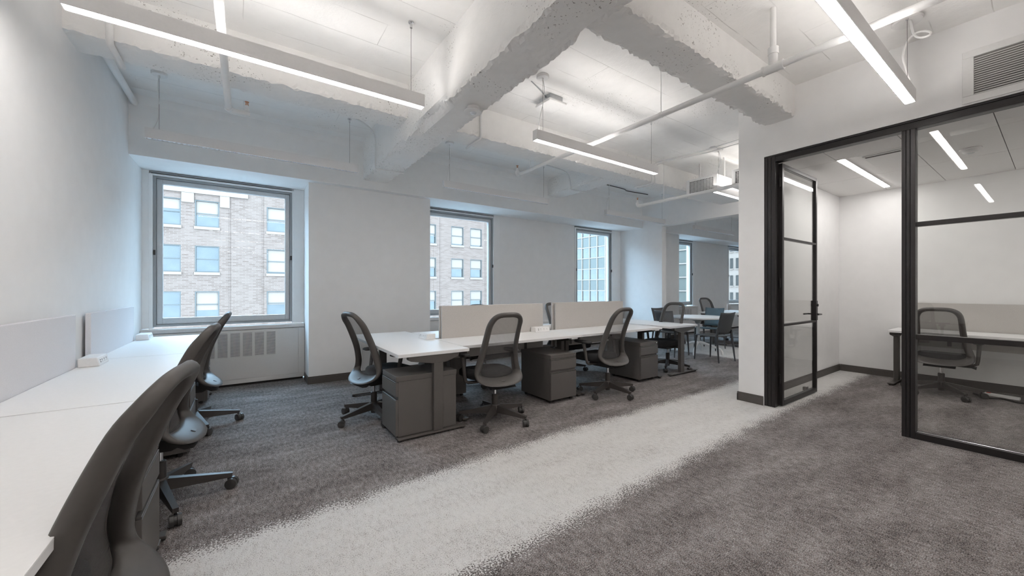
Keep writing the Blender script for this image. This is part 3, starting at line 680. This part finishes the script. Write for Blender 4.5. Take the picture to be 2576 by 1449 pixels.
# (outer x,s,z)(inner x,s,z) thickness, from the top centre round to the tail centre
CTRL = [(0, -.278, 1.062, 0, -.246, 1.028, .040), (.080, -.274, 1.058, .072, -.243, 1.025, .042), (.135, -.262, 1.038, .113, -.232, 1.008, .045), (.170, -.236, .995, .136, -.208, .972, .052),
        (.182, -.196, .930, .146, -.175, .922, .058), (.188, -.146, .820, .149, -.130, .820, .062), (.196, -.106, .715, .155, -.090, .717, .064), (.213, -.082, .615, .170, -.062, .622, .066),
        (.236, -.072, .530, .184, -.045, .548, .064), (.250, -.088, .468, .196, -.042, .496, .046), (.240, -.128, .425, .174, -.052, .464, .032), (.195, -.172, .398, .128, -.064, .448, .024),
        (.110, -.205, .382, .068, -.072, .440, .022), (0, -.217, .377, 0, -.075, .438, .022)]
def chair_meshes():
    h = catmull(CTRL, 4); n = len(h); ring = list(h)+[(-q[0], q[1], q[2], -q[3], q[4], q[5], q[6]) for q in reversed(h[1:-1])]
    m = MB(); N = len(ring); K = 12
    cen = [Vector(((q[0]+q[3])/2, (q[1]+q[4])/2, (q[2]+q[5])/2)) for q in ring]
    for i, q in enumerate(ring):
        O, I = Vector(q[:3]), Vector(q[3:6]); t = (cen[(i+1) % N]-cen[i-1]).normalized(); e = (O-I); a = e.length/2; e.normalize()
        nn = t.cross(e).normalized()
        if i >= n or False: pass
        for j in range(K):
            th = 2*pi*j/K; c, s_ = cos(th), sin(th)
            m.v.append(tuple(cen[i]+e*a*math.copysign(abs(c)**.75, c)+nn*q[6]/2*math.copysign(abs(s_)**.75, s_)))
    for i in range(N):
        for j in range(K): m.f.append((i*K+j, i*K+(j+1) % K, ((i+1) % N)*K+(j+1) % K, ((i+1) % N)*K+j))
    frame = m.mesh('backrest_frame', 'chair_frame', 80)
    rows = []
    for q in h[1:]:
        k = .45 if q[5] > .5 else .08
        x = q[3]+(q[0]-q[3])*k; s_ = q[4]+(q[1]-q[4])*k+q[6]*.5+.001 if q[5] > .5 else q[4]+.008; z = q[5]+(q[2]-q[5])*k
        rows.append([(x*u, s_-.028*(1-u*u)*min(1, max(x, .02)/.1), z+.004*(1-u*u)) for u in [i/7-1 for i in range(15)]])
    cloth = MB().grid(rows).mesh('backrest_mesh', 'chair_mesh', 80)
    # seat cushion
    m = MB(); K = 28; prof = [(.90, .405), (.985, .415), (1, .435), (.985, .462), (.93, .480), (.75, .487), (.4, .482), (.02, .478)]
    for f, z in prof:
        for j in range(K):
            th = 2*pi*j/K; c, s_ = cos(th), sin(th)
            x = .245*f*math.copysign(abs(c)**.5, c); y = .195+.218*f*math.copysign(abs(s_)**.5, s_)
            m.v.append((x, y, z-.03*max(0, (y-.28)/.15)**2*.9))
    for i in range(len(prof)-1):
        for j in range(K): m.f.append((i*K+j, i*K+(j+1) % K, (i+1)*K+(j+1) % K, (i+1)*K+j))
    m.f += [tuple(reversed(range(K))), tuple((len(prof)-1)*K+j for j in range(K))]
    seat = m.mesh('seat', 'seat_fabric', 70)
    mech = MB().prism([(-.10, .350), (-.07, .335), (.16, .335), (.24, .385), (.24, .404), (-.02, .404), (-.10, .375)], 'x', -.085, .085).prism([(-.185, .350), (-.14, .345), (-.05, .395), (-.05, .43), (-.085, .42)], 'x', -.13, .13).tube([(.08, .05, .36), (.23, .07, .355), (.27, .07, .35)], [.009, .009, .018], 10).mesh('mechanism', 'rubber', 40)
    gas = MB().lathe([(.028, .05), (.030, .06), (.030, .255), (.024, .26)], n=18).mesh('gas_cylinder', 'chair_base', 40)
    rod = MB().lathe([(.014, .26), (.014, .336)], n=14).mesh('piston', 'chrome', 40)
    def armm(s_):
        return MB().tube([(s_*.08, .10, .372), (s_*.245, .09, .378), (s_*.272, .09, .395), (s_*.278, .10, .44), (s_*.285, .13, .60), (s_*.285, .135, .635)], [.014, .016, .017, .017, .020, .026], 10).mesh('armrest', 'chair_frame', 50)
    pad = MB(); K = 20
    for f, z in ((.85, .632), (1, .640), (1, .652), (.9, .660), (.1, .661)):
        for j in range(K):
            th = 2*pi*j/K; c, s_ = cos(th), sin(th); pad.v.append((.047*f*math.copysign(abs(c)**.6, c), .125*f*math.copysign(abs(s_)**.6, s_), z))
    for i in range(4):
        for j in range(K): pad.f.append((i*K+j, i*K+(j+1) % K, (i+1)*K+(j+1) % K, (i+1)*K+j))
    pad.f += [tuple(reversed(range(K))), tuple(4*K+j for j in range(K))]
    padm = pad.mesh('arm_pad', 'rubber', 50)
    leg = MB().quadbox([(.02, -.024, .085), (.345, -.013, .072), (.345, .013, .072), (.02, .024, .085), (.02, -.020, .155), (.350, -.013, .098), (.350, .013, .098), (.02, .020, .155)]).mesh('base_leg', 'chair_base')
    cas = MB()
    for y in (-.017, .017): cas.tube([(0, y-.011, .032), (0, y-.0095, .032), (0, y+.0095, .032), (0, y+.011, .032)], [.024, .032, .032, .024], 18)
    cas.cyl((0, -.006, .032), (0, .006, .032), .026, 14).cyl((-.018, 0, .045), (-.018, 0, .080), .007, 8)
    casm = cas.mesh('caster', 'wheel', 40)
    badge = MB().box(-.018, .018, -.012, .012, 0, .0015).mesh('badge', 'steel')
    hub = MB().lathe([(.035, .07), (.042, .085), (.042, .15), (.034, .16)], n=18).mesh('base_hub', 'chair_base', 40)
    return frame, cloth, seat, mech, gas, rod, armm(-1), armm(1), padm, leg, casm, badge, hub
CM = chair_meshes()
def task_chair(x, y, rz, base, label, wide=1.0):
    frame, cloth, seat, mech, gas, rod, al, ar, padm, leg, casm, badge, hub = CM
    r = empty('task_chair', (x, y, 0), rad(rz)); tag(r, label, 'office chair', 'charcoal mesh-back task chairs')
    f = inst('backrest_frame', frame, r); inst('backrest_mesh', cloth, r); f.scale = (wide, 1, 1); r.children[-1].scale = (wide, 1, 1)
    bd = inst('badge', badge, f, (0, -.158, .4170)); bd.rotation_euler = (rad(23.5), 0, 0)
    inst('seat', seat, r); inst('mechanism', mech, r); g = inst('gas_cylinder', gas, r); inst('piston', rod, g); inst('base_hub', hub, r)
    for me, s in ((al, -1), (ar, 1)):
        a = inst('armrest', me, r); inst('arm_pad', padm, a, (s*.282, .15, 0))
    for k in range(5):
        l = inst('base_leg', leg, r, (0, 0, 0), rad(base-rz+72*k)); inst('caster', casm, l, (.345, 0, 0), random.uniform(-1.2, 1.2))
    return r
task_chair(-.405, 1.48, 82, 10, 'charcoal mesh task chair at the left wall, nearest the camera')
task_chair(-.415, 3.07, 84, 0, 'charcoal mesh task chair at the middle desk on the left wall')
task_chair(-.39, 4.60, 88, 2, 'charcoal mesh task chair at the left wall desk by the window')
task_chair(1.06, 3.945, -78, 200, 'charcoal mesh task chair seen from the side at the left end of the bench')
task_chair(2.01, 3.18, -3, 6, 'charcoal mesh task chair with its back to the camera beside the crosswise desk')
task_chair(3.66, 3.20, 4, -19, 'charcoal mesh task chair turned aside between the two near-side pedestals')
task_chair(2.72, 4.55, 178, 20, 'charcoal task chair on the window side of the bench, left one')
task_chair(4.12, 4.50, 185, -40, 'charcoal task chair on the window side of the bench, right one')
task_chair(5.62, 3.66, 95, -8, 'charcoal mesh task chair at the far right end of the bench, facing left')
task_chair(6.98, .85, -90, -140, 'charcoal mesh task chair inside the glass office', 1.08)
task_chair(9.75, 5.12, 160, 10, 'charcoal mesh task chair in the bay beyond the cross wall')

# ------------------------------------------------------------------ round table and stacking chairs
t = empty('round_table', (7.52, 4.22, 0)); tag(t, 'round white table with a single pale column in the opening of the cross wall', 'table')
MB().lathe([(.515, .702), (.53, .709), (.53, .729), (.525, .735)], n=64).build('tabletop', 'white_lam', t, smooth=40)
MB().lathe([(.034, .20), (.034, .64)], n=20).build('column', 'alu', t, smooth=40)
MB().lathe([(.05, .60), (.06, .64), (.22, .690), (.22, .7015)], n=24).build('top_bracket', 'alu_dk', t, smooth=30)
for k in range(4):
    a = rad(20+90*k); pr = [(.0, .215), (.10, .205), (.34, .125), (.40, .10), (.43, .06), (.435, .0)]
    MB().tube([(cos(a)*q, sin(a)*q, z) for q, z in pr], [.028, .027, .02, .019, .02, .022], 10).build('foot', 'white_plastic', t, smooth=50)
def cafe_meshes():
    rows = []
    for i in range(9):                                   # seat: front to back
        u = i/8; y = .215-.41*u
        rows.append([(xx*(.215-.012*u), y, .452-.022*sin(pi*u)*(1-(xx)**2)-.006*u) for xx in [j/5-1 for j in range(11)]])
    seat = MB().grid(rows)
    rows = []
    for i in range(9):
        u = i/8; z = .49+.375*u; y = -.185-.075*u-.02*u*u
        rows.append([(xx*(.185+.012*u), y-.035*(1-xx*xx)*(1-.2*u), z+.012*u*(xx*xx)) for xx in [j/5-1 for j in range(11)]])
    back = MB().grid(rows)
    legs = []
    for sx in (-1, 1):
        legs.append(MB().tube([(sx*.205, .195, .445), (sx*.208, .205, .38), (sx*.22, .225, .0)], [.024, .019, .011], 8).mesh('leg', 'cafe_dark', 50))
        legs.append(MB().tube([(sx*.190, -.215, .56), (sx*.205, -.205, .46), (sx*.21, -.215, .38), (sx*.222, -.26, .0)], [.014, .023, .019, .011], 8).mesh('leg', 'cafe_dark', 50))
    return seat, back, legs
CS, CB, CL = cafe_meshes()
CSM = {m: (CS.mesh('seat', m, 60), CB.mesh('backrest', m, 60)) for m in ('cafe_dark', 'cafe_blue')}
def cafe(x, y, rz, label, mat='cafe_dark'):
    r = empty('stacking_chair', (x, y, 0), rad(rz)); tag(r, label, 'chair', 'plastic stacking chairs round the table')
    for nme, me in zip(('seat', 'backrest'), CSM[mat]):
        o = inst(nme, me, r); md = o.modifiers.new('s', 'SOLIDIFY'); md.thickness = .012; md.offset = 0
    for me in CL: inst('leg', me, r)
    return r
cafe(6.99, 3.63, -8, 'dark plastic stacking chair in front of the round table, nearest the camera')
cafe(8.22, 4.36, 95, 'blue-grey plastic stacking chair behind the round table', 'cafe_blue')
cafe(6.86, 4.38, -90, 'dark plastic stacking chair left of the round table, seen through the mesh chair')
cafe(7.45, 4.84, 175, 'dark plastic stacking chair on the window side of the round table')

# small items on the office floor and under desks
cb = tag(MB().tube(smooth_pts([(7.25, .62, .02), (7.15, .50, .012), (7.22, .40, .012), (7.12, .28, .012), (7.2, .15, .012), (7.25, .02, .02)], 5), .010, 8).build('cable_bundle', 'steel_dk', None, smooth=60), 'dark cable bundle on the office carpet under the desk', 'cable')
sp = empty('power_strip', (7.35, .42, 0), rad(80)); tag(sp, 'white power strip with a red switch on the office carpet', 'power strip')
MB().box(-.14, .14, -.025, .025, 0, .032).build('case', 'white_plastic', sp, bevel=.004); MB().box(.08, .11, -.012, .012, .0321, .038).build('switch', 'red_wire', sp)

# ------------------------------------------------------------------ the street outside
g = MB().box(-90, 130, YW+1.5, 110, -24.2, -24).build('street', 'asphalt'); tag(g, kind='structure')
YF = 36.0
cols = [-9.6, -7.4, -5.18, -2.99, 1.41, 3.62, 7.0, 9.2, 12.12, 14.34, 17.43, 19.65]; WW, WH = 1.42, 1.93
tops = [11.13, 7.80, 4.47, 1.14, -2.19]
bb = empty('brick_building', (5.5, YF, -24)); tag(bb, 'pale brick office building across the street with double-hung windows', 'building')
o = bb.location
xs = sorted([-60, 24.5]+[c for q in cols for c in (q, q+WW)]); zs = sorted([-24, 13.0]+[c for q in tops for c in (q, q-WH)])
m = MB()
for i in range(len(xs)-1):
    for j in range(len(zs)-1):
        cx, cz = (xs[i]+xs[i+1])/2, (zs[j]+zs[j+1])/2
        if any(q < cx < q+WW for q in cols) and any(q-WH < cz < q for q in tops): continue
        k = len(m.v); m.v += [(xs[i]-o.x, 0, zs[j]+24), (xs[i+1]-o.x, 0, zs[j]+24), (xs[i+1]-o.x, 0, zs[j+1]+24), (xs[i]-o.x, 0, zs[j+1]+24)]; m.f.append((k, k+1, k+2, k+3))
m.box(-60-o.x, 24.5-o.x, .25, 9, 0, 37)  # long left run, out of view, added to cut low sky light
m.build('brick_wall', 'brick', bb)
MB().box(-6.6-o.x, .2-o.x, -.14, -.001, 8.25+24, 8.62+24).box(-6.6-o.x, .2-o.x, -.06, -.001, 8.63+24, 10.0+24).box(-3.72-o.x, -3.03-o.x, -.12, -.001, 7.55+24, 8.24+24).box(-1.53-o.x, -.95-o.x, -.12, -.001, 7.4+24, 8.24+24).build('stone_band', 'stone', bb)
for xx in (-.95, 1.15, 16.2, 21.5): MB().box(xx-o.x-.03, xx-o.x+.03, -.05, -.001, 20, 37).build('downpipe', 'brick', bb)
fm = MB().box(0, .07, .02, .20, 0, WH).box(WW-.07, WW, .02, .20, 0, WH).box(.07, WW-.07, .02, .20, WH-.07, WH).box(.07, WW-.07, .02, .20, 0, .06).box(.07, WW-.07, .08, .16, WH*.5-.03, WH*.5+.03).mesh('window', 'far_frame')
pm = MB().box(.07, WW-.07, .17, .18, .06, WH-.07).mesh('pane', 'far_glass')
slm = MB().box(-.04, WW+.04, -.10, .06, -.20, -.002).mesh('sill', 'stone')
bl = {k: MB().box(.08, WW-.08, .14, .16, WH*(1-k), WH-.08).mesh('blind', 'blind') for k in (.40, .55, .72, .93)}
random.seed(21)
for r_, tz in enumerate(tops):
    for c_, cx in enumerate(cols):
        wd = inst('window', fm, bb, (cx-o.x, 0, tz-WH+24)); inst('pane', pm, wd); inst('sill', slm, wd)
        pick = {(1, 3): .55, (3, 3): .72, (1, 4): .55, (2, 4): .93, (3, 4): .55, (1, 2): .40, (2, 2): None, (3, 2): None, (2, 3): None}.get((r_, c_), random.choice([.55, .55, .72, .93, .40]))
        if pick: inst('blind', bl[pick], wd)
# white gridded tower on the corner
XG = 45.0
gb = empty('grid_tower', (XG, 45, -24)); tag(gb, 'glass and panel office tower with a white grid facade seen through the third window', 'building')
MB().box(.12, 20, -19, 30, 0, 66).build('core', 'spandrel', gb)  # height above the view added to block sky light
CW, RH = 1.62, 1.71
gp = MB().box(.04, .11, .07, CW-.07, .06, RH-.06).mesh('glass_panel', 'far_glass'); spn = MB().box(.02, .11, .07, CW-.07, .06, RH-.06).mesh('spandrel_panel', 'spandrel')
mv = MB().box(-.10, .1, -.075, .075, 0, 66).mesh('mullion', 'mullion_white'); mh = MB().box(-.06, .1, -19, 30, -.07, .07).mesh('transom', 'mullion_white')
z0 = 1.09+24
for i in range(8, 30): inst('mullion', mv, gb, (0, 46.28-45-19*CW+i*CW+0, 0))
for j in range(-2, 8): inst('transom', mh, gb, (0, 0, z0+j*RH))
for i in range(8, 28):
    for j in range(-2, 7): inst('glass_panel' if j % 2 else 'spandrel_panel', gp if j % 2 else spn, gb, (0, 46.28-45-19*CW+i*CW, z0+j*RH))
# white stone building to its right
sb = empty('stone_building', (XG-.5, 16, -24)); tag(sb, 'white stone building with paired narrow windows beside the grid tower', 'building')
yc = [5.31-.34*0+k*.95 for k in range(-9, 1)]; yc = [21.6-16-k*.62 for k in range(14)]
MB().box(.1, 12, -9, 6.9, 0, 60).build('wall', 'stone', sb)  # unseen upper part raised to keep sky light out
swm = MB().box(.02, .099, 0, .30, 0, 1.15).mesh('window', 'far_glass'); ssl = MB().box(-.04, .098, -.05, .35, -.10, -.003).mesh('sill', 'stone')
for yy in yc:
    for j in range(-1, 5):
        wd = inst('window', swm, sb, (0, yy, 24+1.69+j*1.9)); inst('sill', ssl, wd)

# unseen blocks added to close the street canyon and cut low sky light
eb = MB().box(-75, -61, YW+3, 45, -24, 13).build('sky_blocker', 'brick'); tag(eb, 'unseen brick block added to cut sky light, far to the left', 'building')
eb = MB().box(24, 66, 78, 90, -24, 14).build('sky_blocker', 'brick'); tag(eb, 'unseen brick block added to cut sky light at the far end of the side street behind the grid tower', 'building')
